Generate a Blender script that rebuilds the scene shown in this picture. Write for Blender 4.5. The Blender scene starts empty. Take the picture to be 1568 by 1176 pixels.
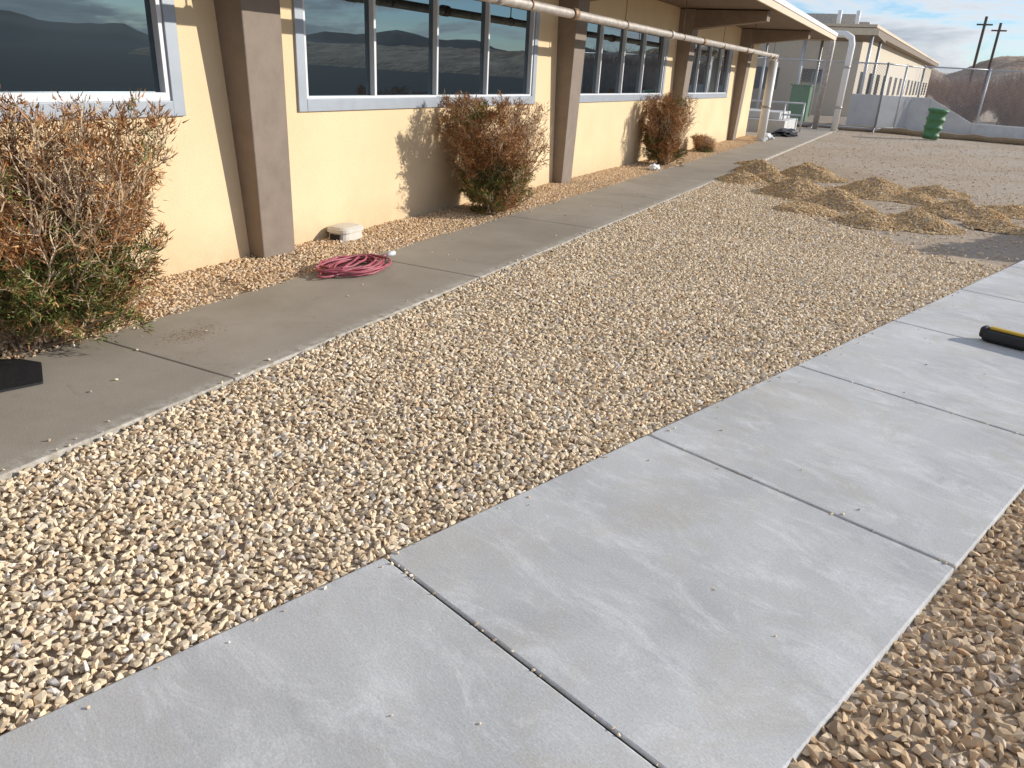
import bpy, bmesh, math, random
import numpy as np
from mathutils import Vector, Matrix, noise as mnoise
random.seed(5); rng=np.random.default_rng(7)
scene=bpy.context.scene
COL=scene.collection

# ---------------------------------------------------------------- materials
def new_mat(name):
    m=bpy.data.materials.new(name); m.use_nodes=True
    nt=m.node_tree; b=nt.nodes['Principled BSDF']
    return m,nt,b
def N(nt,t,**kw):
    n=nt.nodes.new(t)
    for k,v in kw.items(): setattr(n,k,v)
    return n
def ramp(nt,fac,stops):
    r=N(nt,'ShaderNodeValToRGB')
    while len(r.color_ramp.elements)<len(stops): r.color_ramp.elements.new(0.5)
    for e,(p,c) in zip(r.color_ramp.elements,stops):
        e.position=p; e.color=(c[0],c[1],c[2],1) if not isinstance(c,(int,float)) else (c,c,c,1)
    nt.links.new(fac,r.inputs[0]); return r.outputs[0]
def noise(nt,scale,detail=4,rough=.6,vec=None,dist=0):
    n=N(nt,'ShaderNodeTexNoise'); n.inputs['Scale'].default_value=scale
    n.inputs['Detail'].default_value=detail; n.inputs['Roughness'].default_value=rough
    n.inputs['Distortion'].default_value=dist
    if vec is None:
        g=N(nt,'ShaderNodeNewGeometry'); vec=g.outputs['Position']
    nt.links.new(vec,n.inputs['Vector']); return n.outputs['Fac']
def bump(nt,b,h,strength=.4,dist=.01):
    bp=N(nt,'ShaderNodeBump'); bp.inputs['Strength'].default_value=strength; bp.inputs['Distance'].default_value=dist
    nt.links.new(h,bp.inputs['Height']); nt.links.new(bp.outputs[0],b.inputs['Normal'])
def mixc(nt,fac,a,bb,mode='MIX'):
    m=N(nt,'ShaderNodeMix',data_type='RGBA',blend_type=mode)
    if isinstance(fac,(int,float)): m.inputs[0].default_value=fac
    else: nt.links.new(fac,m.inputs[0])
    for i,x in ((6,a),(7,bb)):
        if isinstance(x,tuple): m.inputs[i].default_value=(x[0],x[1],x[2],1)
        else: nt.links.new(x,m.inputs[i])
    return m.outputs[2]
def simple(name,col,rough=.6,metal=0,var=.25,scale=6,bs=0,bscale=60,bd=.004,spec=.5):
    m,nt,b=new_mat(name)
    f=noise(nt,scale,3,.65)
    c=ramp(nt,f,[(.3,tuple(x*(1-var) for x in col)),(.7,tuple(min(1,x*(1+var)) for x in col))])
    nt.links.new(c,b.inputs['Base Color']); b.inputs['Roughness'].default_value=rough; b.inputs['Metallic'].default_value=metal
    b.inputs['Specular IOR Level'].default_value=spec
    if bs: bump(nt,b,noise(nt,bscale,3,.6),bs,bd)
    return m
def vcol(name,rough=.85,trans=0):
    m,nt,b=new_mat(name)
    a=N(nt,'ShaderNodeVertexColor',layer_name='Col')
    nt.links.new(a.outputs[0],b.inputs['Base Color']); b.inputs['Roughness'].default_value=rough
    b.inputs['Specular IOR Level'].default_value=.15
    return m

def stucco():
    m,nt,b=new_mat('stucco_cream')
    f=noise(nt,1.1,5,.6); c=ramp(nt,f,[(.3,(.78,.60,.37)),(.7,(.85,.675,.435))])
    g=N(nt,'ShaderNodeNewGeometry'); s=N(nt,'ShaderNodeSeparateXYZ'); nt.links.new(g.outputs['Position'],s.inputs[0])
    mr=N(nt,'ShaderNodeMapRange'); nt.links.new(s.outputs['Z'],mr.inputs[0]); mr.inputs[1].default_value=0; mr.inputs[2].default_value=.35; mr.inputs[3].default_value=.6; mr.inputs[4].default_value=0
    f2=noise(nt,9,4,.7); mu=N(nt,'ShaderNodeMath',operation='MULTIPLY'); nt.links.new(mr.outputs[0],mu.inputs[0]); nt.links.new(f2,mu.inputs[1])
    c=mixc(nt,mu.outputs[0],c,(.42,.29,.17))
    nt.links.new(c,b.inputs['Base Color']); b.inputs['Roughness'].default_value=.9; b.inputs['Specular IOR Level'].default_value=.2
    bump(nt,b,noise(nt,70,4,.7),.6,.007)
    return m
M_stucco=stucco()
M_col=simple('taupe_paint',(.245,.195,.155),.75,var=.10,bs=.3)
M_soffit=simple('soffit_brown',(.17,.125,.09),.8,var=.15)
M_beam=simple('beam_brown',(.22,.165,.12),.75,var=.12)
M_white=simple('white_trim',(.80,.80,.80),.5,var=.04)
M_cream=simple('cream_fascia',(.66,.55,.40),.6,var=.06)
M_alum=simple('aluminium_frame',(.36,.40,.45),.45,metal=.2,var=.06)
M_sash=simple('white_sash',(.76,.78,.80),.4,var=.03)
M_galv=simple('galvanised_pipe',(.46,.42,.38),.5,metal=.3,var=.25,scale=9)
M_rust=simple('pipe_clamp',(.30,.20,.13),.6,metal=.5,var=.3,scale=20)
M_wpipe=simple('white_pipe_wrap',(.82,.81,.78),.5,var=.05)
M_steel=simple('fence_steel',(.48,.49,.51),.45,metal=.3,var=.1)
M_black=simple('black_rubber',(.018,.018,.02),.6,var=.3,scale=30,bs=.3)
M_yellow=simple('yellow_paint',(.65,.42,.04),.5,var=.15)
M_green=simple('green_plastic',(.07,.19,.08),.6,var=.15)
M_hose=simple('hose_red',(.38,.09,.12),.45,var=.3,scale=15)
M_beige=simple('beige_plastic',(.64,.61,.54),.5,var=.06)
M_dark=simple('dark_recess',(.03,.028,.025),.9)
M_bag=simple('plastic_bag',(.75,.77,.80),.3,var=.05)
M_straw=simple('straw_wattle',(.30,.215,.13),.95,var=.35,scale=25,bs=.6,bscale=60,bd=.02)
M_roofb=simple('roof_brown',(.23,.18,.14),.8,var=.1)
M_bwall=simple('beige_wall',(.62,.55,.43),.85,var=.06)
M_conc2=simple('grey_concrete',(.56,.56,.54),.85,var=.12,scale=2)
M_wood=simple('pole_wood',(.10,.075,.055),.9,var=.2)
def glass():
    m,nt,b=new_mat('window_glass')
    b.inputs['Base Color'].default_value=(.006,.010,.014,1); b.inputs['Roughness'].default_value=.01
    b.inputs['IOR'].default_value=2.7; b.inputs['Specular Tint'].default_value=(.68,.88,1.0,1)
    bump(nt,b,noise(nt,.9,1,.4),.05,.02)
    return m
M_glass=glass()
M_stone=vcol('gravel_stone',.9)
M_leaf=vcol('bush_foliage',.8)

def new_walk_mat():
    m,nt,b=new_mat('new_concrete')
    tc=N(nt,'ShaderNodeTexCoord'); ob=tc.outputs['Object']
    f=noise(nt,1.1,6,.65,ob,.5)
    c=ramp(nt,f,[(.30,(.445,.445,.44)),(.5,(.54,.54,.53)),(.70,(.63,.63,.62))])
    mp=N(nt,'ShaderNodeMapping'); mp.inputs['Scale'].default_value=(1.3,3.0,1); mp.inputs['Rotation'].default_value=(0,0,.35); nt.links.new(ob,mp.inputs[0])
    f2=noise(nt,1.9,9,.82,mp.outputs[0],.6); r2=ramp(nt,f2,[(.49,0.0),(.66,.85)])
    c=mixc(nt,r2,c,(.72,.72,.71))
    f3=noise(nt,1.5,6,.75,ob,.8); r3=ramp(nt,f3,[(.50,0.0),(.70,.6)])
    c=mixc(nt,r3,c,(.50,.455,.365))
    f5=noise(nt,.9,8,.82,mp.outputs[0],.9); r5=ramp(nt,f5,[(.54,0.0),(.68,.55)])
    c=mixc(nt,r5,c,(.37,.375,.38))
    f4=noise(nt,120,3,.7,ob); r4=ramp(nt,f4,[(.3,.84),(.7,1.08)])
    c=mixc(nt,1.0,c,r4,'MULTIPLY')
    nt.links.new(c,b.inputs['Base Color']); b.inputs['Roughness'].default_value=.75; b.inputs['Specular IOR Level'].default_value=.3
    bump(nt,b,noise(nt,50,4,.75,mp.outputs[0]),.3,.004)
    return m
def old_walk_mat():
    m,nt,b=new_mat('old_concrete')
    tc=N(nt,'ShaderNodeTexCoord'); ob=tc.outputs['Object']
    f=noise(nt,1.0,6,.65,ob,.4)
    c=ramp(nt,f,[(.3,(.295,.258,.20)),(.7,(.41,.362,.30))])
    f3=noise(nt,4.5,6,.75,ob,1); r3=ramp(nt,f3,[(.58,0.0),(.74,.5)])
    c=mixc(nt,r3,c,(.20,.155,.11))
    s=N(nt,'ShaderNodeSeparateXYZ'); nt.links.new(ob,s.inputs[0])
    mr=N(nt,'ShaderNodeMapRange'); nt.links.new(s.outputs['X'],mr.inputs[0]); mr.inputs[1].default_value=1.78; mr.inputs[2].default_value=1.86; mr.inputs[3].default_value=0; mr.inputs[4].default_value=1
    f5=noise(nt,16,4,.7,ob); r5=ramp(nt,f5,[(.40,0.0),(.62,.8)])
    mu=N(nt,'ShaderNodeMath',operation='MULTIPLY'); nt.links.new(mr.outputs[0],mu.inputs[0]); nt.links.new(r5,mu.inputs[1])
    c=mixc(nt,mu.outputs[0],c,(.58,.55,.49))
    f4=noise(nt,150,3,.7,ob); r4=ramp(nt,f4,[(.3,.76),(.7,1.14)])
    c=mixc(nt,1.0,c,r4,'MULTIPLY')
    nt.links.new(c,b.inputs['Base Color']); b.inputs['Roughness'].default_value=.85
    bump(nt,b,noise(nt,120,4,.7,ob),.3,.003)
    return m
def ground_mat():
    m,nt,b=new_mat('dirt_ground')
    f=noise(nt,.45,6,.7,None,.5)
    c=ramp(nt,f,[(.3,(.42,.325,.235)),(.5,(.50,.41,.315)),(.7,(.50,.445,.375))])
    f2=noise(nt,22,5,.8); r2=ramp(nt,f2,[(.3,.62),(.7,1.28)])
    c=mixc(nt,1.0,c,r2,'MULTIPLY')
    g=N(nt,'ShaderNodeNewGeometry'); s=N(nt,'ShaderNodeSeparateXYZ'); nt.links.new(g.outputs['Position'],s.inputs[0])
    mr=N(nt,'ShaderNodeMapRange'); nt.links.new(s.outputs['X'],mr.inputs[0]); mr.inputs[1].default_value=13; mr.inputs[2].default_value=13.5
    c=mixc(nt,mr.outputs[0],c,(.03,.032,.036))
    nt.links.new(c,b.inputs['Base Color']); b.inputs['Roughness'].default_value=.95; b.inputs['Specular IOR Level'].default_value=.1
    bump(nt,b,noise(nt,35,5,.8),.7,.03)
    return m
def bed_mat():
    m,nt,b=new_mat('gravel_base')
    f=noise(nt,40,4,.8); c=ramp(nt,f,[(.3,(.42,.32,.22)),(.7,(.66,.53,.38))])
    nt.links.new(c,b.inputs['Base Color']); b.inputs['Roughness'].default_value=.95
    bump(nt,b,noise(nt,45,4,.8),1,.02)
    return m
M_new=new_walk_mat(); M_old=old_walk_mat(); M_ground=ground_mat(); M_bed=bed_mat()

# ---------------------------------------------------------------- helpers
def empty(name,loc=(0,0,0)):
    e=bpy.data.objects.new(name,None); COL.objects.link(e); e.location=loc; e.empty_display_size=.2; return e
def obj(name,verts,faces,mat,parent=None,smooth=False):
    me=bpy.data.meshes.new(name); me.from_pydata([tuple(v) for v in verts],[],faces); me.update()
    if mat: me.materials.append(mat)
    me.polygons.foreach_set('use_smooth',[smooth]*len(me.polygons))
    o=bpy.data.objects.new(name,me); COL.objects.link(o)
    if parent: o.parent=parent; o.matrix_parent_inverse=Matrix.Translation(-Vector(parent.location))
    return o
BF=[(0,3,2,1),(4,5,6,7),(0,1,5,4),(1,2,6,5),(2,3,7,6),(3,0,4,7)]
def boxv(x0,x1,y0,y1,z0,z1): return [(x0,y0,z0),(x1,y0,z0),(x1,y1,z0),(x0,y1,z0),(x0,y0,z1),(x1,y0,z1),(x1,y1,z1),(x0,y1,z1)]
def boxes(name,L,mat,parent=None,bevel=0):
    V=[];F=[]
    for b in L:
        o=len(V); V+=boxv(*b) if len(b)==6 else list(b); F+=[tuple(i+o for i in f) for f in BF]
    ob=obj(name,V,F,mat,parent)
    if bevel:
        md=ob.modifiers.new('b','BEVEL'); md.width=bevel; md.segments=2
    return ob
def tube(name,pts,r,mat,parent=None,n=12,rs=None,caps=True):
    V=[];F=[];P=[Vector(p) for p in pts]
    for i,p in enumerate(P):
        t=(P[min(i+1,len(P)-1)]-P[max(i-1,0)]).normalized()
        a=t.orthogonal().normalized() if i==0 else (a-t*a.dot(t)).normalized()
        b=t.cross(a); rr=rs[i] if rs else r
        for k in range(n):
            an=2*math.pi*k/n; V.append(p+(a*math.cos(an)+b*math.sin(an))*rr)
    for i in range(len(P)-1):
        for k in range(n):
            F.append((i*n+k,i*n+(k+1)%n,(i+1)*n+(k+1)%n,(i+1)*n+k))
    if caps: F.append(tuple(range(n-1,-1,-1))); F.append(tuple((len(P)-1)*n+k for k in range(n)))
    o=obj(name,V,F,mat,parent); 
    for pl in o.data.polygons: pl.use_smooth=len(pl.vertices)==4
    return o
def arr_mesh(name,V,F,mat,C=None,parent=None):
    me=bpy.data.meshes.new(name); nv=len(V); nf=len(F); k=F.shape[1]
    me.vertices.add(nv); me.vertices.foreach_set('co',V.astype(np.float32).ravel())
    me.loops.add(nf*k); me.loops.foreach_set('vertex_index',F.astype(np.int32).ravel())
    me.polygons.add(nf); me.polygons.foreach_set('loop_start',np.arange(0,nf*k,k,dtype=np.int32))
    me.update(calc_edges=True); me.validate()
    me.polygons.foreach_set('use_smooth',np.zeros(len(me.polygons),bool))
    if C is not None:
        a=me.color_attributes.new('Col','FLOAT_COLOR','POINT')
        cc=np.ones((nv,4),np.float32); cc[:,:3]=C; a.data.foreach_set('color',cc.ravel())
    me.materials.append(mat)
    o=bpy.data.objects.new(name,me); COL.objects.link(o)
    if parent: o.parent=parent
    return o

# ---------------------------------------------------------------- stones (angular crushed rock)
phi=(1+5**.5)/2
ICO=np.array([(-1,phi,0),(1,phi,0),(-1,-phi,0),(1,-phi,0),(0,-1,phi),(0,1,phi),(0,-1,-phi),(0,1,-phi),(phi,0,-1),(phi,0,1),(-phi,0,-1),(-phi,0,1)])/math.sqrt(1+phi*phi)
ICF=np.array([(0,11,5),(0,5,1),(0,1,7),(0,7,10),(0,10,11),(1,5,9),(5,11,4),(11,10,2),(10,7,6),(7,1,8),(3,9,4),(3,4,2),(3,2,6),(3,6,8),(3,8,9),(4,9,5),(2,4,11),(6,2,10),(8,6,7),(9,8,1)])
PAL=np.array([(.79,.64,.44),(.82,.68,.48),(.76,.59,.39),(.85,.73,.55),(.70,.58,.42),(.64,.57,.49),(.76,.56,.36),(.70,.65,.59),(.52,.42,.31),(.88,.79,.65)])
PW=np.array([.25,.22,.16,.14,.08,.04,.06,.02,.025,.04])
def stones(P,S,tint=(1,1,1)):
    n=len(P)
    q=rng.normal(size=(n,4)); q[:,1:3]*=.30; q/=np.linalg.norm(q,axis=1)[:,None]
    w,x,y,z=q.T
    R=np.stack([np.stack([1-2*(y*y+z*z),2*(x*y-z*w),2*(x*z+y*w)],1),np.stack([2*(x*y+z*w),1-2*(x*x+z*z),2*(y*z-x*w)],1),np.stack([2*(x*z-y*w),2*(y*z+x*w),1-2*(x*x+y*y)],1)],1)
    sc=np.stack([rng.uniform(.9,1.35,n),rng.uniform(.7,1.05,n),rng.uniform(.42,.72,n)],1)*S[:,None]
    base=ICO[None]*rng.uniform(.60,1.32,(n,12,1))+rng.normal(0,.15,(n,12,3))
    V=np.einsum('nij,nkj->nki',R,base*sc[:,None,:])+P[:,None,:]
    F=(ICF[None]+(np.arange(n)*12)[:,None,None]).reshape(-1,3)
    c=PAL[rng.choice(len(PAL),n,p=PW/PW.sum())]*rng.uniform(.88,1.07,(n,1))*np.array(tint)
    C=np.repeat(c,12,0)*rng.uniform(.94,1.05,(n*12,1))
    return V.reshape(-1,3),F,C
def grid_pts(x0,x1,y0,y1,a):
    gx,gy=np.meshgrid(np.arange(x0,x1,a),np.arange(y0,y1,a*.9)); gx=gx+(np.arange(gx.shape[0])%2)[:,None]*a/2
    p=np.stack([gx.ravel(),gy.ravel()],1); p+=rng.uniform(-.45,.45,p.shape)*a; return p
def fbm(p,s,oct=3,seed=0.0):
    v=np.zeros(len(p)); 
    r=np.random.default_rng(int(seed)+11)
    for o in range(oct):
        for k in range(3):
            a=r.uniform(0,2*np.pi); ph=r.uniform(0,6.28); fr=s*(2**o)*r.uniform(.7,1.3)
            v+=np.sin((p[:,0]*np.cos(a)+p[:,1]*np.sin(a))*fr+ph)/(2**o)
    return v/3
TH=.3229; D2=np.array([math.sin(TH),math.cos(TH)]); N2=np.array([math.cos(TH),-math.sin(TH)])
LW,WW,S0,DD=2.7413,1.3843,2.8377,1.5367
OA,OB=.747,1.887

def join_stones(name,parts,mat=M_stone):
    V=[];F=[];C=[];o=0
    for v,f,c in parts: V.append(v);F.append(f+o);C.append(c);o+=len(v)
    return arr_mesh(name,np.concatenate(V),np.concatenate(F),mat,np.concatenate(C))
parts=[]
def zfield(p): return -.018+.006*fbm(p,3.5,3,1)
def edgefun(p):
    edge=15.6-1.75*(p[:,0]-1.5)+.55*fbm(p,1.4,3,5); return np.maximum(edge,9.3+.5*fbm(p,2,2,4))
for (y0,y1,a,s0,s1) in [(-.4,4.5,.0238,.0100,.0200),(4.5,9,.027,.0115,.021),(9,16.5,.035,.014,.022)]:
    p=grid_pts(OB,9.5,y0,y1,a); t=p@N2
    keep=(t<LW-.004)&(p[:,0]>OB+.008)
    fade=np.clip((edgefun(p)-p[:,1])/.9,0,1); keep&=rng.uniform(size=len(p))<np.maximum(fade,.03)
    p=p[keep]; S=s0+(s1-s0)*rng.beta(1.5,2.4,len(p))
    P=np.column_stack([p,zfield(p)+rng.uniform(-.004,.005,len(p))]); parts.append(stones(P,S))
g1=join_stones('gravel_bed',parts)
p=grid_pts(.0,OA+.01,-.5,26,.028)
keep=rng.uniform(size=len(p))<np.where(fbm(p,2.2,3,9)>.5,.40,.97)
p=p[keep]; S=.010+.009*rng.beta(1.6,2.4,len(p))
P=np.column_stack([p,-.006+.012*(1-p[:,0]/.75)+.006*fbm(p,4,2,3)+rng.uniform(-.004,.005,len(p))])
join_stones('gravel_bed',[stones(P,S,(.93,.86,.80))])
s=grid_pts(0,2.6,-1,8,.029); q=s[:,0:1]*N2+(s[:,1:2])*D2+N2*(LW+WW+.008)
S=.0125+.012*rng.beta(1.6,2.4,len(q))
P=np.column_stack([q,-.026+.006*fbm(q,4,3,2)+rng.uniform(-.005,.006,len(q))])
join_stones('gravel_bed',[stones(P,S,(.76,.69,.63))])
L=[]
for k in range(0,5):
    for _ in range(20 if k<2 else 10):
        t=LW+WW*random.random(); L.append((*(N2*t+D2*(S0+(k-1)*DD+random.gauss(0,.005))),.002,random.uniform(.003,.008)))
for _ in range(100):
    t=LW+WW*random.random(); e=random.random()
    if e<.5: t=LW+abs(random.gauss(0,.04))
    L.append((*(N2*t+D2*random.uniform(.3,9)),.003,random.uniform(.003,.008)))
for _ in range(90):
    x=random.uniform(OA,OB) if random.random()<.4 else OB-abs(random.gauss(0,.05)); L.append((x,random.uniform(.8,14),.005,random.uniform(.004,.011)))
for _ in range(60): L.append((OA+abs(random.gauss(0,.05)),random.uniform(1.5,14),.006,random.uniform(.006,.013)))
L=np.array(L); join_stones('loose_pebbles',[stones(L[:,:3],L[:,3])])
n=500; P=np.column_stack([1.15+rng.normal(0,.06,n),3.05+rng.normal(0,.10,n),np.full(n,.001)])
join_stones('spilled_dirt',[stones(P,rng.uniform(.0012,.0035,n),(.45,.38,.32))])
p=np.column_stack([rng.uniform(1.9,11,5000),rng.uniform(9.5,34,5000)]); p=p[(p@N2<LW)]
P=np.column_stack([p,np.full(len(p),-.030)]); join_stones('scattered_stones',[stones(P,rng.uniform(.008,.022,len(p)),(.85,.84,.86))])

# ---------------------------------------------------------------- ground sheets
def groundmesh():
    xs=np.concatenate([np.linspace(-600,-20,12),np.linspace(-15,20,60),np.linspace(30,900,16)])
    ys=np.concatenate([np.linspace(-300,-10,8),np.linspace(-6,45,60),np.linspace(55,1200,20)])
    V=[(x,y,-.036) for y in ys for x in xs]; nx=len(xs)
    F=[(j*nx+i,j*nx+i+1,(j+1)*nx+i+1,(j+1)*nx+i) for j in range(len(ys)-1) for i in range(nx-1)]
    return obj('ground',V,F,M_ground)
groundmesh()
obj('gravel_subbase',[(OB,-2,-.031),(2.89-.67,-2,-.031),(2.89+.3346*9.2,9.2,-.031),(4.6,10.0,-.031),(OB,14.5,-.031)],[(0,1,2,3,4)],M_bed)
obj('gravel_subbase',[(-.01,-2,-.024),(OA,-2,-.024),(OA,26,-.024),(-.01,26,-.024)],[(0,1,2,3)],M_bed)
a=N2*(LW+WW);q=[a-D2*2,a+N2*3-D2*2,a+N2*3+D2*10,a+D2*10]
obj('gravel_subbase',[(v[0],v[1],-.0315) for v in q],[(0,1,2,3)],M_bed)

# sidewalks
L=[];y=2.7-2.65*3
while y<36: L.append((OA,OB,y+.004,min(y+2.646,36),-.1,0)); y+=2.65
boxes('sidewalk',L,M_old,bevel=.007)
boxes('sidewalk_base',[(OA+.01,OB-.01,-5.2,35.9,-.11,-.012)],M_dark).parent=bpy.data.objects['sidewalk']
L=[]
for k in range(-3,14):
    s0=S0+k*DD+.006; s1=S0+(k+1)*DD-.006
    L.append((0,WW,s0,s1,-.1,0))
nw=boxes('sidewalk',L,M_new,bevel=.006)
nw.matrix_world=Matrix(((N2[0],D2[0],0,N2[0]*LW),(N2[1],D2[1],0,N2[1]*LW),(0,0,1,0),(0,0,0,1)))
nb=boxes('joint_filler',[(.01,WW-.01,S0-3*DD,S0+14*DD,-.11,-.012)],M_dark,None); nb.parent=nw

# ---------------------------------------------------------------- school building
B=empty('school_building')
ZS,ZT=1.17,2.36
wins=[(-.6,4.17,[1.0,2.3]),(5.42,10.1,[6.52,7.64,8.78]),(11.5,16.12,[12.55,13.65,14.75]),(17.6,22.0,[18.75,19.8,20.9])]
Lw=[(-.25,0,-6,25.5,-.15,ZS),(-.25,0,-6,25.5,ZT,2.88)]
yy=-6
for (a,b_,m) in wins: Lw.append((-.25,0,yy,a,ZS,ZT)); yy=b_
Lw.append((-.25,0,yy,25.5,ZS,ZT)); Lw.append((-7,-.25,25.3,25.5,-.15,2.88))
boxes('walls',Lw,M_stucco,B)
for i,(a,b_,ms) in enumerate(wins):
    w=.085
    boxes('window_frame_%d'%i,[(-.07,.022,a-.02,a+w,ZS-.02,ZT),(-.07,.022,b_-w,b_+.02,ZS-.02,ZT),(-.07,.024,a+w,b_-w,ZS-.02,ZS+w),(-.07,.02,a+w,b_-w,ZT-.06,ZT)],M_alum,B,.004)
    iw=.04
    L=[(-.075,.006,a+w,a+w+iw,ZS+w,ZT-.06),(-.075,.006,b_-w-iw,b_-w,ZS+w,ZT-.06)]
    L.append((-.075,.008,a+w+iw,b_-w-iw,ZS+w,ZS+w+(.055 if i==0 else .022)))
    for m in (ms if i else []): L.append((-.075,.005,m-.017,m+.017,ZS+w+.022,ZT-.06))
    boxes('window_sash_%d'%i,L,M_sash,B,.003)
    obj('window_glass_%d'%i,[(-.05,a,ZS),(-.05,b_,ZS),(-.05,b_,ZT),(-.05,a,ZT)],[(0,1,2,3)],M_glass,B)
cols=[-1.6,4.73,10.95,16.95,22.95]
for i,c in enumerate(cols):
    d=lambda z:.15+.06*z
    sh=-.24
    V=[(-.01,c,-.1),(d(0),c,-.1),(d(0),c+.38,-.1),(-.01,c+.38,-.1),(-.01,c+sh,2.87),(d(2.87),c+sh,2.87),(d(2.87),c+sh+.42,2.87),(-.01,c+sh+.42,2.87)]
    boxes('column_%d'%i,[V],M_col,B,.01)
    x0=d(2.5)-.03; c2=c+sh
    V=[(x0,c2+.03,2.50),(1.72,c2+.03,2.68),(1.72,c2+.35,2.68),(x0,c2+.35,2.50),(x0,c2+.03,2.86),(1.72,c2+.03,2.86),(1.72,c2+.35,2.86),(x0,c2+.35,2.86)]
    boxes('roof_beam_%d'%i,[V],M_beam,B,.01)
boxes('soffit',[(-7,1.88,-6,27.2,2.88,2.93)],M_soffit,B)
boxes('roof_deck',[(-7,1.88,-6,27.2,2.93,3.04)],M_roofb,B)
boxes('fascia',[(1.88,1.92,-6,27.24,2.86,2.98),(-7,1.88,27.2,27.24,2.86,2.98)],M_cream,B)
boxes('drip_edge',[(1.882,1.94,-6,27.27,2.98,3.07),(-7,1.882,27.2,27.27,2.98,3.07)],M_white,B)
PX,PZ=.85,2.23
tube('eave_pipe',[(PX,-6,PZ-.03),(PX,6,PZ-.01),(PX,14,PZ),(PX,23.7,PZ+.03)],.052,M_galv,B,16)
for y in [1.5,7.4,9.3,13.4,15.5,19.5,22.6]:
    tube('pipe_coupling',[(PX,y-.07,PZ),(PX,y+.07,PZ)],.066,M_rust if int(y*10)%2 else M_galv,B,16)
for c in cols+[7.9,13.9,20.0]:
    tube('pipe_hanger',[(PX,c+.2,PZ+.05),(PX,c+.2,2.9)],.008,M_rust,B,6)
    tube('pipe_clamp',[(PX,c+.185,PZ),(PX,c+.215,PZ)],.06,M_rust,B,14)
D=empty('white_downpipe',(.75,23.9,0))
tube('riser',[(.75,23.9,-.05),(.76,23.9,2.12)],.12,M_wpipe,D,18)
tube('elbow',[(.76,23.9,2.12),(.765,23.9,2.2),(.8,23.82,2.27),(.84,23.7,2.27)],.085,M_wpipe,D,14)
tube('collar',[(.75,23.9,.9),(.75,23.9,.96)],.135,M_galv,D,18)
tube('base_collar',[(.75,23.9,-.04),(.75,23.9,.06)],.15,M_conc2,D,18)

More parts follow.
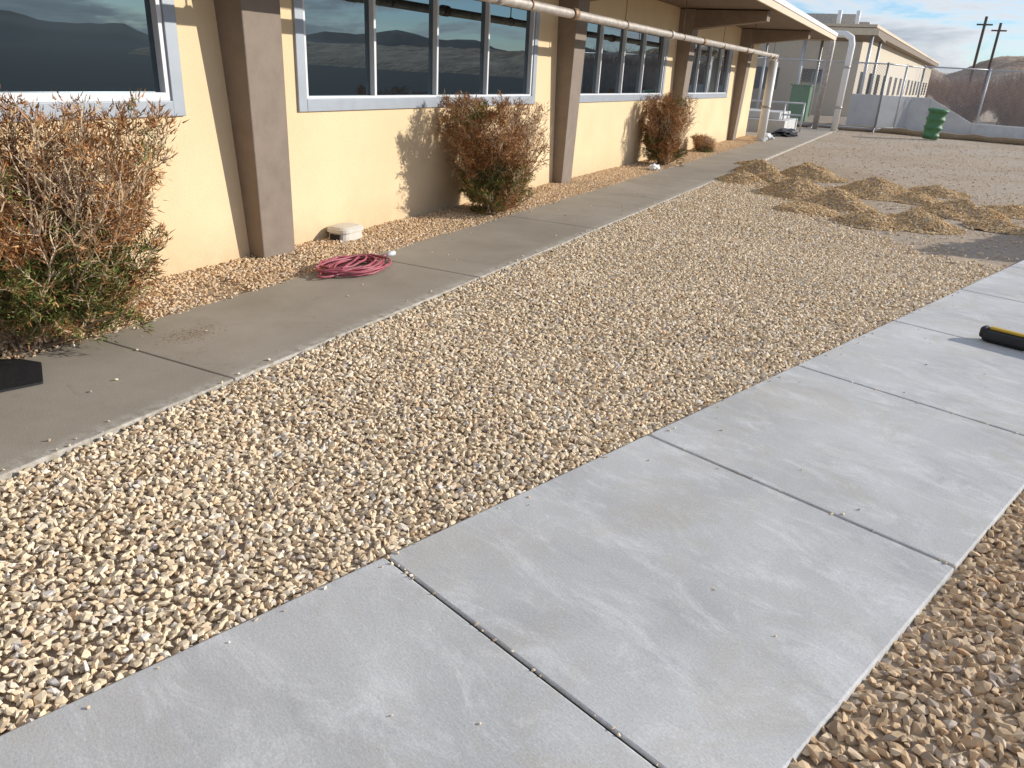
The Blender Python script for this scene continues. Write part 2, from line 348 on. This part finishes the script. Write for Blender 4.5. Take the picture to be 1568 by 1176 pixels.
# ---------------------------------------------------------------- bushes
def bush(name,cx,cy,r,h,seed,nst=80,leaf=9,green=.5,bare_dir=0.0):
    R=random.Random(seed); V=[];F=[];C=[]
    def seg(p0,p1,r0,r1,col):
        t=(p1-p0); 
        if t.length<1e-5: return
        t.normalize(); a=t.orthogonal().normalized(); b=t.cross(a); o=len(V)
        for p,rr in ((p0,r0),(p1,r1)):
            for k in range(3):
                an=2.0944*k; V.append(p+(a*math.cos(an)+b*math.sin(an))*rr); C.append(col)
        for k in range(3):
            k2=(k+1)%3; F.append((o+k,o+k2,o+3+k2)); F.append((o+k,o+3+k2,o+3+k))
    def leafc(p,d,s,col):
        side=Vector((R.gauss(0,1),R.gauss(0,1),R.gauss(0,1))); side=(side-d*side.dot(d)); 
        if side.length<1e-4: return
        side.normalize(); o=len(V)
        V.extend([p-side*s*.10,p+side*s*.10,p+d*s]); C.extend([col]*3); F.append((o,o+1,o+2))
    base=Vector((cx,cy,-.02))
    def inside(p):
        z=max(0,p.z)/h; 
        Rr=r*(.62+.42*min(1,z*1.6))*(1+.16*mnoise.noise(Vector((p.x*3,p.y*3,p.z*2.5+seed))))
        return (p.x-cx)**2+(p.y-cy)**2<Rr*Rr and p.z<h*(.97+.10*mnoise.noise(Vector((p.x*4,p.y*4,seed*3.1))))
    def foliage(p,d):
        nz=mnoise.noise(Vector((p.x*2.6+seed,p.y*2.6,p.z*2.6)))
        ang=math.atan2(p.y-cy,p.x-cx)
        dens=.60+nz*1.2
        if math.cos(ang-bare_dir)>.2 and p.z>.25*h: dens-=.35
        if p.z<.35*h: dens+=.35
        gz=mnoise.noise(Vector((p.x*3.3+9,p.y*3.3,p.z*3+seed)))
        isg=(p.z<(.12+.38*green)*h and gz>-.3) or gz>.36
        n=int(leaf*max(0,dens)+R.random())
        for _ in range(n):
            dd=(d+Vector((R.gauss(0,.45),R.gauss(0,.45),R.gauss(.1,.4)))).normalized()
            k=R.uniform(.55,1.3)
            if isg and R.random()<.75: col=(.15*k,.175*k,.05*k)
            elif R.random()<.65: col=(.40*k,.185*k,.075*k)
            else: col=(.50*k,.30*k,.13*k)
            leafc(p+Vector((R.gauss(0,.018),R.gauss(0,.018),R.gauss(0,.018))),dd,R.uniform(.025,.055),col)
    for s in range(nst):
        an=R.uniform(0,2*math.pi); rad=r*math.sqrt(R.uniform(.03,1))*1.05; zt=h*R.uniform(.25,1.08)
        if R.random()<.35: zt=h*R.uniform(.9,1.1)
        tgt=Vector((cx+rad*math.cos(an),cy+rad*math.sin(an),zt))
        b0=base+Vector((R.gauss(0,.05),R.gauss(0,.07),0))
        ctl=b0.lerp(tgt,.45)+Vector((math.cos(an)*.10*r,math.sin(an)*.10*r,-.08*h*R.random()))
        prev=b0;n=9;r0=R.uniform(.006,.011)
        k=R.uniform(.7,1.2); wc=(.38*k,.27*k,.18*k); wt=(.60*k,.46*k,.31*k)
        for i in range(1,n+1):
            t=i/n; p=b0*(1-t)**2+ctl*2*t*(1-t)+tgt*t*t+Vector((R.gauss(0,.014),R.gauss(0,.014),R.gauss(0,.014)))
            if not inside(p): break
            seg(prev,p,r0*(1-.7*(i-1)/n),r0*(1-.7*i/n),wc); 
            if t>.25:
                for _ in range(2):
                    d=(p-prev).normalized()+Vector((R.gauss(0,.7),R.gauss(0,.7),R.gauss(.15,.5))); d.normalize()
                    q=p; tl=R.uniform(.035,.07)
                    for j in range(3):
                        d=(d+Vector((R.gauss(0,.25),R.gauss(0,.25),R.gauss(.1,.2)))).normalized()
                        q2=q+d*tl
                        if not inside(q2) and R.random()<.8: break
                        seg(q,q2,.0038,.0028,wt)
                        for _k in range(2):
                            d2=(d+Vector((R.gauss(0,.7),R.gauss(0,.7),R.gauss(.2,.5)))).normalized(); e=q2+d2*R.uniform(.02,.055)
                            seg(q2,e,.0024,.0016,wt); foliage(e,d2)
                        q=q2
            prev=p
    return arr_mesh(name,np.array([tuple(v) for v in V]),np.array(F),M_leaf,np.array(C))
bush('dry_shrub',.62,2.5,.76,1.27,3,130,15,.9,0.9)
bush('dry_shrub',.55,8.05,.63,1.24,8,105,15,.6,1.3)
bush('dry_shrub',.52,15.0,.52,1.24,13,75,15,.35,1.0)
bush('dry_shrub',.40,18.6,.28,.32,21,24,9,.6,0)

# ---------------------------------------------------------------- small objects
pts=[];R=random.Random(2);tot=11
for i in range(tot*40):
    t=i/40; a=2*math.pi*t; k=int(t); 
    rx=.17+.05*math.sin(t*1.7)+.03*math.sin(t*4.1); ry=.30+.06*math.sin(t*2.3+1)+.03*math.sin(5*t)
    pts.append((.93+.05*math.sin(t*1.1)+rx*math.cos(a),4.92+.06*math.sin(t*.9+2)+ry*math.sin(a),.010+.0045*t+.008*math.sin(3*a+t)**2))
cu=bpy.data.curves.new('hose','CURVE'); cu.dimensions='3D'; cu.bevel_depth=.0085; cu.bevel_resolution=2
def spl(pts):
    sp=cu.splines.new('POLY'); sp.points.add(len(pts)-1)
    for q,p in zip(sp.points,pts): q.co=(*p,1)
spl(pts)
e=pts[-1]; spl([e,(e[0]-.03,e[1]+.12,.02),(.86,5.35,.012),(.88,5.47,.011)])
spl([(1.0,4.7,.06),(.95,4.9,.07),(.82,5.15,.05),(.85,5.3,.02)])
H=empty('garden_hose',(.93,4.92,0))
cu.materials.append(M_hose); ho=bpy.data.objects.new('coil',cu); COL.objects.link(ho); ho.parent=H; ho.matrix_parent_inverse=Matrix.Translation((-.93,-4.92,0))
tube('hose_fitting',[(.88,5.46,.014),(.885,5.52,.016),(.89,5.56,.018)],.02,M_bag,H,10,rs=[.014,.022,.02])
U=empty('irrigation_box',(.14,5.82,0))
V=[];n=20
def ring(z,sx,sy,ox=0):
    return [(.14+ox+sx*math.copysign(abs(math.cos(2*math.pi*k/n))**.55,math.cos(2*math.pi*k/n)),5.82+sy*math.copysign(abs(math.sin(2*math.pi*k/n))**.55,math.sin(2*math.pi*k/n)),z) for k in range(n)]
for z,sx,sy in [(-.02,.115,.165),(.055,.110,.158),(.075,.108,.155),(.078,.128,.175),(.105,.126,.172),(.125,.10,.14),(.13,.05,.08)]: V+=ring(z,sx,sy)
F=[(j*n+k,j*n+(k+1)%n,(j+1)*n+(k+1)%n,(j+1)*n+k) for j in range(6) for k in range(n)]+[tuple(6*n+k for k in range(n))]
obj('housing',V,F,M_beige,U,False)
boxes('side_opening',[(.09,.20,5.648,5.668,-.01,.062)],M_dark,U)
def blob(name,loc,s,mat,seed,parent=None,amp=.5):
    bm=bmesh.new(); bmesh.ops.create_icosphere(bm,subdivisions=3,radius=1)
    for v in bm.verts:
        k=1+amp*mnoise.noise(v.co*2.3+Vector((seed,0,0)))+amp*.5*mnoise.noise(v.co*6+Vector((0,seed,0)))
        v.co=Vector((v.co.x*s[0]*k,v.co.y*s[1]*k,max(v.co.z*s[2]*k,-.3*s[2])))
    me=bpy.data.meshes.new(name); bm.to_mesh(me); bm.free(); me.materials.append(mat)
    o=bpy.data.objects.new(name,me); COL.objects.link(o); o.location=loc; return o
blob('plastic_bag',(.62,14.1,.03),(.10,.16,.07),M_bag,3)
blob('plastic_bag',(.72,24.9,.05),(.2,.4,.12),M_bag,9)
mv=[(.80,2.24),(.93,2.27),(1.17,2.12),(1.08,1.86),(.95,1.55),(.55,1.7),(.6,2.1)]
V=[(x,y,.004) for x,y in mv]+[(x,y,.018) for x,y in mv]; n=len(mv)
F=[tuple(range(n,2*n))[::-1],tuple(range(n))]+[(k,(k+1)%n,n+(k+1)%n,n+k) for k in range(n)]
mt=obj('rubber_mat',V,F,M_black); md=mt.modifiers.new('b','BEVEL'); md.width=.004
BR=empty('push_broom',(5.62,6.05,0))
dirv=Vector((.93,-.36,0)).normalized(); sd=Vector((-dirv.y,dirv.x,0)); o0=Vector((5.54,6.08,0))
def obx(name,l0,l1,s0,s1,z0,z1,mat,bev):
    V=[]
    for z in (z0,z1):
        for (l,s_) in ((l0,s0),(l1,s0),(l1,s1),(l0,s1)): q=o0+dirv*l+sd*s_; V.append((q.x,q.y,z))
    return boxes(name,[V],mat,BR,bev)
obx('bristles',0,.75,-.06,.06,.001,.085,M_black,.03)
obx('block',.03,.72,-.016,.030,.086,.105,M_yellow,.008)
obx('end_cap',-.02,.03,-.045,.045,.02,.10,M_black,.02)
a=o0+dirv*.38; tube('handle',[(a.x,a.y,.10),(a.x+.9,a.y+.5,.28),(a.x+1.35,a.y+.75,.37)],.014,M_wood,BR,8)

def pile(cx,cy,r,h,seed,n,sz=(.010,.022),tint=(.88,.79,.64),name='gravel_pile'):
    nr,na=14,40; V=[];F=[]
    def hz(x,y):
        dx,dy=x-cx,y-cy; d=math.hypot(dx,dy)/r; 
        k=1+.45*mnoise.noise(Vector((x*1.4/r,y*1.4/r,seed)))
        d*=k; return h*max(0,(1-d))**.9*(1+.18*mnoise.noise(Vector((x*9,y*9,seed))))-.05*(d>1)
    for i in range(nr+1):
        for k in range(na):
            rr=r*1.15*i/nr; x=cx+rr*math.cos(2*math.pi*k/na); y=cy+rr*math.sin(2*math.pi*k/na)*1.0
            V.append((x,y,hz(x,y)-.035))
    for i in range(nr):
        for k in range(na): F.append((i*na+k,(i+1)*na+k,(i+1)*na+(k+1)%na,i*na+(k+1)%na))
    E=empty(name,(cx,cy,0))
    obj('mound',V,F,M_bed,E,True)
    a=rng.uniform(0,2*np.pi,n); rr=r*1.15*np.sqrt(rng.uniform(0,1,n)); P=[]
    for A,Q in zip(a,rr):
        x=cx+Q*math.cos(A); y=cy+Q*math.sin(A); z=hz(x,y)-.03
        P.append((x,y,max(z,-.03)+rng.uniform(0,.006)))
    v,f,c=stones(np.array(P),rng.uniform(sz[0],sz[1],n),tint)
    o=arr_mesh('stones',v,f,M_stone,c); o.parent=E; o.matrix_parent_inverse=Matrix.Translation((-cx,-cy,0))
for i,(x,y,r,h) in enumerate([(2.25,13.9,.45,.20),(2.3,15.4,.5,.27),(3.1,15.8,.65,.26),(3.3,13.0,.6,.27),(3.95,12.3,.5,.24),(4.5,11.0,.42,.17),(5.05,11.3,.5,.2),(5.6,12.9,.55,.22),(4.35,14.2,.65,.27),(3.6,11.4,.42,.12),(5.0,13.9,.4,.14),(2.7,14.6,.4,.16),(6.0,11.9,.35,.12),(6.3,13.6,.4,.13),(5.3,15.2,.45,.14),(1.95,16.8,.35,.14)]):
    pile(x,y,r,h,i*3.7,int(1900*r*r/.25))
pile(7.9,11.5,1.35,1.35,50,2500,(.02,.035))  # unseen pile, added out of frame to cast the long shadow on the gravel

# ---------------------------------------------------------------- background
def chain_mat():
    m,nt,b=new_mat('chain_link')
    b.inputs['Base Color'].default_value=(.50,.51,.53,1); b.inputs['Metallic'].default_value=.2; b.inputs['Roughness'].default_value=.5
    g=N(nt,'ShaderNodeTexCoord'); s=N(nt,'ShaderNodeSeparateXYZ'); nt.links.new(g.outputs['Object'],s.inputs[0])
    def diag(sign):
        a=N(nt,'ShaderNodeMath',operation='MULTIPLY'); nt.links.new(s.outputs['Z'],a.inputs[0]); a.inputs[1].default_value=sign
        c=N(nt,'ShaderNodeMath',operation='ADD'); nt.links.new(s.outputs['X'],c.inputs[0]); nt.links.new(a.outputs[0],c.inputs[1])
        d=N(nt,'ShaderNodeMath',operation='PINGPONG'); nt.links.new(c.outputs[0],d.inputs[0]); d.inputs[1].default_value=.05
        e=N(nt,'ShaderNodeMath',operation='LESS_THAN'); nt.links.new(d.outputs[0],e.inputs[0]); e.inputs[1].default_value=.0065
        return e.outputs[0]
    mx=N(nt,'ShaderNodeMath',operation='MAXIMUM'); nt.links.new(diag(1),mx.inputs[0]); nt.links.new(diag(-1),mx.inputs[1])
    tr=N(nt,'ShaderNodeBsdfTransparent'); ms=N(nt,'ShaderNodeMixShader')
    nt.links.new(mx.outputs[0],ms.inputs[0]); nt.links.new(tr.outputs[0],ms.inputs[1]); nt.links.new(b.outputs[0],ms.inputs[2])
    nt.links.new(ms.outputs[0],nt.nodes['Material Output'].inputs[0]); return m
M_chain=chain_mat()
def fence(p0,p1,h,step,brace=True):
    p0=Vector((*p0,0));p1=Vector((*p1,0)); L=(p1-p0).length; n=max(1,round(L/step)); E=empty('chain_link_fence',tuple(p0))
    d=(p1-p0)/n
    for i in range(n+1):
        a=p0+d*i; tube('post',[(a.x,a.y,-.05),(a.x,a.y,h+.05)],.042,M_steel,E,8)
        if i<n:
            c=a+d
            for z in (h,.12) : tube('rail',[(a.x,a.y,z),(c.x,c.y,z)],.028,M_steel,E,6)
            if i%2==0: tube('brace',[(a.x,a.y-.02,.15),(a.x+.02,a.y-.9,-.02)],.02,M_steel,E,6)
    me=obj('mesh',[(0,0,.05),(L,0,.05),(L,0,h),(0,0,h)],[(0,1,2,3)],M_chain)
    ang=math.atan2(p1.y-p0.y,p1.x-p0.x); me.rotation_euler=(0,0,ang); me.parent=E
fence((-3.5,33.5),(3.2,34.2),2.45,2.3)
fence((3.2,34.2),(4.4,38),2.45,2.2)
fence((4.4,38),(14,41),2.5,2.8)
TP=empty('white_vent_pipes',(1.5,33,0))
tube('riser_left',[(1.15,33,0),(1.2,33,3.05),(1.12,33,3.3),(.85,33,3.42),(.2,33.3,3.45)],.10,M_galv,TP,14)
tube('riser_right',[(1.88,32.6,0),(1.92,32.6,3.0),(1.86,32.6,3.22),(1.65,32.6,3.33),(1.1,33,3.36)],.115,M_wpipe,TP,14)
tube('cross_pipe',[(-3,33.2,3.45),(1.2,33.2,3.42)],.08,M_galv,TP,10)
for z in (.8,2.2):
    tube('band',[(1.89,32.6,z),(1.89,32.6,z+.08)],.135,M_galv,TP,14)
# covered walkway canopy
CW=empty('covered_walkway',(-1,40,0))
boxes('canopy',[(-4,2.2,40,47,3.75,3.95)],M_roofb,CW); boxes('canopy_edge',[(-4.05,2.26,39.93,39.99,3.72,3.99)],M_cream,CW)
for x in (-3.6,-.8,2.0):
    for y in (40.3,46.5): tube('post',[(x,y,-.1),(x,y,3.75)],.07,M_steel,CW,8)
HR=empty('handrail',(-.3,30,0))
for z in (.55,.95): tube('rail',[(-2.2,30,z),(1.0,30,z)],.03,M_steel,HR,8)
for i in range(6): tube('post',[(-2.2+.64*i,30,-.05),(-2.2+.64*i,30,.98)],.03,M_steel,HR,8)
boxes('concrete_step',[(-2.5,.6,29,32,-.1,.38),(-2.5,.3,29.6,32,.38,.62)],M_conc2,None,.02)
V=[(1.9,37,-.1),(4.9,37.5,-.1),(4.9,37.8,-.1),(1.9,37.3,-.1),(1.9,37,1.32),(4.9,37.5,1.32),(4.9,37.8,1.32),(1.9,37.3,1.32)]
V2=[(4.9,37.5,-.1),(6.6,37.7,-.1),(6.6,38.0,-.1),(4.9,37.8,-.1),(4.9,37.5,1.32),(6.6,37.7,.45),(6.6,38.0,.45),(4.9,37.8,1.32)]
V3=[(6.6,37.7,-.1),(14,39.5,-.1),(14,39.8,-.1),(6.6,38.0,-.1),(6.6,37.7,.45),(14,39.5,.35),(14,39.8,.35),(6.6,38.0,.45)]
boxes('concrete_retaining_wall',[V,V2,V3],M_conc2,None,.02)
pts=[(x,34.3+.5*math.sin(x*.6)+.15*math.sin(x*2.1)-(.8 if x<0 else 0),.06+.02*math.sin(x*5)) for x in np.arange(-.2,11,.25)]
tube('straw_wattle',pts,.12,M_straw,None,10,rs=[.12+.015*math.sin(i*1.9) for i in range(len(pts))])
G=empty('green_bin',(5.15,32.3,0))
pr=[(0,.24),(.08,.26),(.10,.29),(.16,.29),(.18,.26),(.34,.27),(.36,.31),(.42,.31),(.44,.27),(.62,.28),(.64,.32),(.7,.32),(.72,.28),(.9,.29),(.92,.34),(1.0,.34),(1.02,.30),(1.04,.1)]
tube('ribbed_body',[(5.15+.08*z,32.3,z) for z,_ in pr],.3,M_green,G,20,rs=[r for _,r in pr])
blob('sand_bags',(.9,27.5,.06),(.35,.8,.14),M_black,6)
def bldg(name,x0,x1,y0,y1,h,ov,wall,roof,shear=0):
    E=empty(name,(x0,y0,0))
    def sx(x,y): return x+shear*(y-y0)
    def bx(a,b,c,d,z0,z1): return [(sx(a,c),c,z0),(sx(b,c),c,z0),(sx(b,d),d,z0),(sx(a,d),d,z0),(sx(a,c),c,z1),(sx(b,c),c,z1),(sx(b,d),d,z1),(sx(a,d),d,z1)]
    boxes('walls',[bx(x0,x1,y0,y1,-.1,h-.5)],wall,E)
    boxes('roof',[bx(x0-ov,x1+ov,y0-ov,y1+ov,h-.5,h-.15)],roof,E)
    boxes('roof_edge',[bx(x0-ov-.04,x1+ov+.04,y0-ov-.04,y1+ov+.04,h-.148,h)],M_cream,E)
    y=y0+1.5
    while y<y1-2:
        boxes('side_window',[bx(x1,x1+.04,y,y+1.6,1.1,2.4)],M_glass,E); y+=4
    x=x0+.8
    while x<x1-1.8:
        boxes('end_window',[bx(x,x+1.3,y0-.03,y0+.01,1.2,2.4)],M_glass,E); x+=2.6
    return E
E=bldg('classroom_building',-8,.9,50,112,4.75,.6,M_bwall,M_roofb,.055)
boxes('roof_duct',[(-3,0,53,55,4.75,5.5),(-1.0,.6,56,57,4.75,5.3)],M_galv,E,.05)
for x in (-.8,.2): tube('vent',[(x,52,4.7),(x,52,5.6)],.12,M_white,E,10)
bldg('storage_building',-14,-4.6,41,48,3.3,.4,M_conc2,M_roofb)
boxes('utility_cabinet',[(-.7,.1,38,38.8,-.1,1.5),(-.75,.15,37.95,38.85,1.5,1.56)],M_green,None,.03)
for (x,y,h) in [(8.1,95,8.6),(9.7,100,8.4)]:
    E=empty('utility_pole',(x,y,0)); tube('pole',[(x,y,-.2),(x,y,h)],.13,M_wood,E,8); boxes('crossarm',[(x-.7,x+.7,y-.06,y+.06,h-.8,h-.66)],M_wood,E)
def hill(name,x0,x1,y0,y1,hfun,mat,nx=90,ny=16):
    V=[];F=[]
    for j in range(ny+1):
        for i in range(nx+1):
            x=x0+(x1-x0)*i/nx; y=y0+(y1-y0)*j/ny; V.append((x,y,hfun(x,y,i/nx,j/ny)))
    for j in range(ny):
        for i in range(nx): a=j*(nx+1)+i; F.append((a,a+1,a+nx+2,a+nx+1))
    return obj(name,V,F,mat,None,True)
M_hill=simple('hill_scrub',(.34,.25,.175),.95,var=.45,scale=.25,bs=.8,bscale=.8,bd=.6)
M_mtn=simple('mountain',(.010,.017,.030),.95,var=.3,scale=.02)
def hf(x,y,u,v):
    s=math.sin(math.pi*min(1,max(0,v)))**.6 if v<.5 else 1
    prof=8.8-4.0*math.exp(-((x-8)/5)**2)-3.5*min(1,max(0,(x-30)/40))
    return -.3+s*(prof+1.3*mnoise.noise(Vector((x*.12,y*.12,1)))+.5*mnoise.noise(Vector((x*.5,y*.5,3))))*min(1,u*5+.1)
hill('hill',-25,170,135,240,hf,M_hill,160,24)
V=[];F=[];n=200
for i in range(n+1):
    a=math.radians(-40+135*i/n); R0=700
    hh=17+15*mnoise.noise(Vector((i*.045,0,5)))+8*mnoise.noise(Vector((i*.16,3,5)))+2*mnoise.noise(Vector((i*.6,3,1)))
    for rr,z in ((R0-150,-1),(R0-70,hh*.45),(R0,hh),(R0+120,hh*.3)): V.append((rr*math.cos(a),rr*math.sin(a),z))
for i in range(n):
    for k in range(3): F.append((i*4+k,i*4+k+1,(i+1)*4+k+1,(i+1)*4+k))
obj('mountain_range',V,F,M_mtn,None,True)
def thicket(name,items,seed):
    R=random.Random(seed);V=[];F=[];C=[]
    for (cx,cy,r,h) in items:
        for s in range(170):
            an=R.uniform(0,6.283); rad=r*math.sqrt(R.random()); tip=Vector((cx+rad*math.cos(an),cy+rad*math.sin(an),h*R.uniform(.5,1)*(1-.35*(rad/r)**2)))
            p=Vector((cx+R.gauss(0,.2),cy+R.gauss(0,.2),0)); k=R.uniform(.6,1.2); col=(.42*k,.27*k,.17*k)
            q=p
            for i in range(1,6):
                t=i/5; q2=p.lerp(tip,t)+Vector((R.gauss(0,.12),R.gauss(0,.12),.15*math.sin(t*3.1)))
                o=len(V); w=.02*(1.2-t)+.006
                V.extend([q+Vector((w,0,0)),q-Vector((w,0,0)),q2]); C.extend([col]*3); F.append((o,o+1,o+2))
                for _ in range(5 if i>1 else 1):
                    e=q2+Vector((R.gauss(0,.28),R.gauss(0,.28),R.gauss(.15,.25))); o=len(V)
                    V.extend([q2+Vector((.012,0,0)),q2-Vector((.012,0,0)),e]); C.extend([col]*3); F.append((o,o+1,o+2))
                q=q2
    return arr_mesh(name,np.array([tuple(v) for v in V]),np.array(F),M_leaf,np.array(C))
thicket('bare_brush',[(6.6+R.uniform(-.4,9.5),R.uniform(46,60),R.uniform(1.2,2.0),R.uniform(2.0,3.4)) for _ in range(20)],4)
thicket('bare_brush',[(R.uniform(2,45),R.uniform(112,160),R.uniform(2,3.5),R.uniform(3,5)) for _ in range(26)],9)

# ---------------------------------------------------------------- light, sky, camera
EL=math.radians(21); AZ=math.radians(36)
sd=Vector((math.cos(EL)*math.cos(AZ),math.cos(EL)*math.sin(AZ),math.sin(EL)))
sun=bpy.data.lights.new('sun','SUN'); sun.energy=4.6; sun.angle=math.radians(.5); sun.color=(1,.935,.84)
so=bpy.data.objects.new('sun',sun); COL.objects.link(so); so.rotation_euler=sd.to_track_quat('Z','Y').to_euler(); so.location=(20,15,12)
w=bpy.data.worlds.new('World'); scene.world=w; w.use_nodes=True; nt=w.node_tree
bg=nt.nodes['Background']; bg.inputs[1].default_value=.15
sky=nt.nodes.new('ShaderNodeTexSky'); sky.sky_type='NISHITA'; sky.sun_disc=False; sky.sun_elevation=EL
sky.sun_rotation=math.radians(90)-AZ; sky.dust_density=.2; sky.air_density=1.0; sky.ozone_density=3
tc=nt.nodes.new('ShaderNodeTexCoord'); mp=nt.nodes.new('ShaderNodeMapping'); mp.inputs['Scale'].default_value=(1,1,5.5); mp.inputs['Location'].default_value=(.3,.7,0)
nt.links.new(tc.outputs['Generated'],mp.inputs[0])
nz=nt.nodes.new('ShaderNodeTexNoise'); nz.inputs['Scale'].default_value=5.0; nz.inputs['Detail'].default_value=7; nz.inputs['Roughness'].default_value=.62; nz.inputs['Distortion'].default_value=.5
nt.links.new(mp.outputs[0],nz.inputs['Vector'])
rp=nt.nodes.new('ShaderNodeValToRGB'); rp.color_ramp.elements[0].position=.43; rp.color_ramp.elements[1].position=.56
rp.color_ramp.elements[0].color=(0,0,0,1); rp.color_ramp.elements[1].color=(.92,.92,.92,1)
nt.links.new(nz.outputs['Fac'],rp.inputs[0])
rc=nt.nodes.new('ShaderNodeValToRGB'); rc.color_ramp.elements[0].position=.46; rc.color_ramp.elements[1].position=.72
rc.color_ramp.elements[0].color=(1,1,1,1); rc.color_ramp.elements[1].color=(.50,.54,.60,1)
nt.links.new(nz.outputs['Fac'],rc.inputs[0])
cm=nt.nodes.new('ShaderNodeMix'); cm.data_type='RGBA'; cm.blend_type='MULTIPLY'; cm.inputs[0].default_value=1; cm.inputs[7].default_value=(6.3,6.4,6.6,1)
cm.clamp_result=False
nt.links.new(rc.outputs[0],cm.inputs[6])
hs=nt.nodes.new('ShaderNodeMix'); hs.data_type='RGBA'; hs.blend_type='MULTIPLY'; hs.inputs[0].default_value=1; hs.inputs[7].default_value=(.66,.80,1.0,1)
nt.links.new(sky.outputs[0],hs.inputs[6])
mx=nt.nodes.new('ShaderNodeMix'); mx.data_type='RGBA'; nt.links.new(rp.outputs[0],mx.inputs[0]); nt.links.new(hs.outputs[2],mx.inputs[6])
nt.links.new(cm.outputs[2],mx.inputs[7])
nt.links.new(mx.outputs[2],bg.inputs[0])
scene.view_settings.view_transform='Standard'; scene.view_settings.look='None'; scene.view_settings.exposure=0

psi,p,r,f=0.4538,0.3929,0.0552,1167.56
Fv=Vector((-math.sin(psi)*math.cos(p),math.cos(psi)*math.cos(p),-math.sin(p)))
R0=Vector((math.cos(psi),math.sin(psi),0));U0=R0.cross(Fv)
Rv=R0*math.cos(r)+U0*math.sin(r);Uv=-R0*math.sin(r)+U0*math.cos(r)
cd=bpy.data.cameras.new('camera'); cd.lens=f/1568*36; cd.sensor_width=36; cd.clip_start=.05; cd.clip_end=5000
co=bpy.data.objects.new('camera',cd); COL.objects.link(co)
co.matrix_world=Matrix(((Rv.x,Uv.x,-Fv.x,4.8445),(Rv.y,Uv.y,-Fv.y,0),(Rv.z,Uv.z,-Fv.z,1.6),(0,0,0,1)))
scene.camera=co
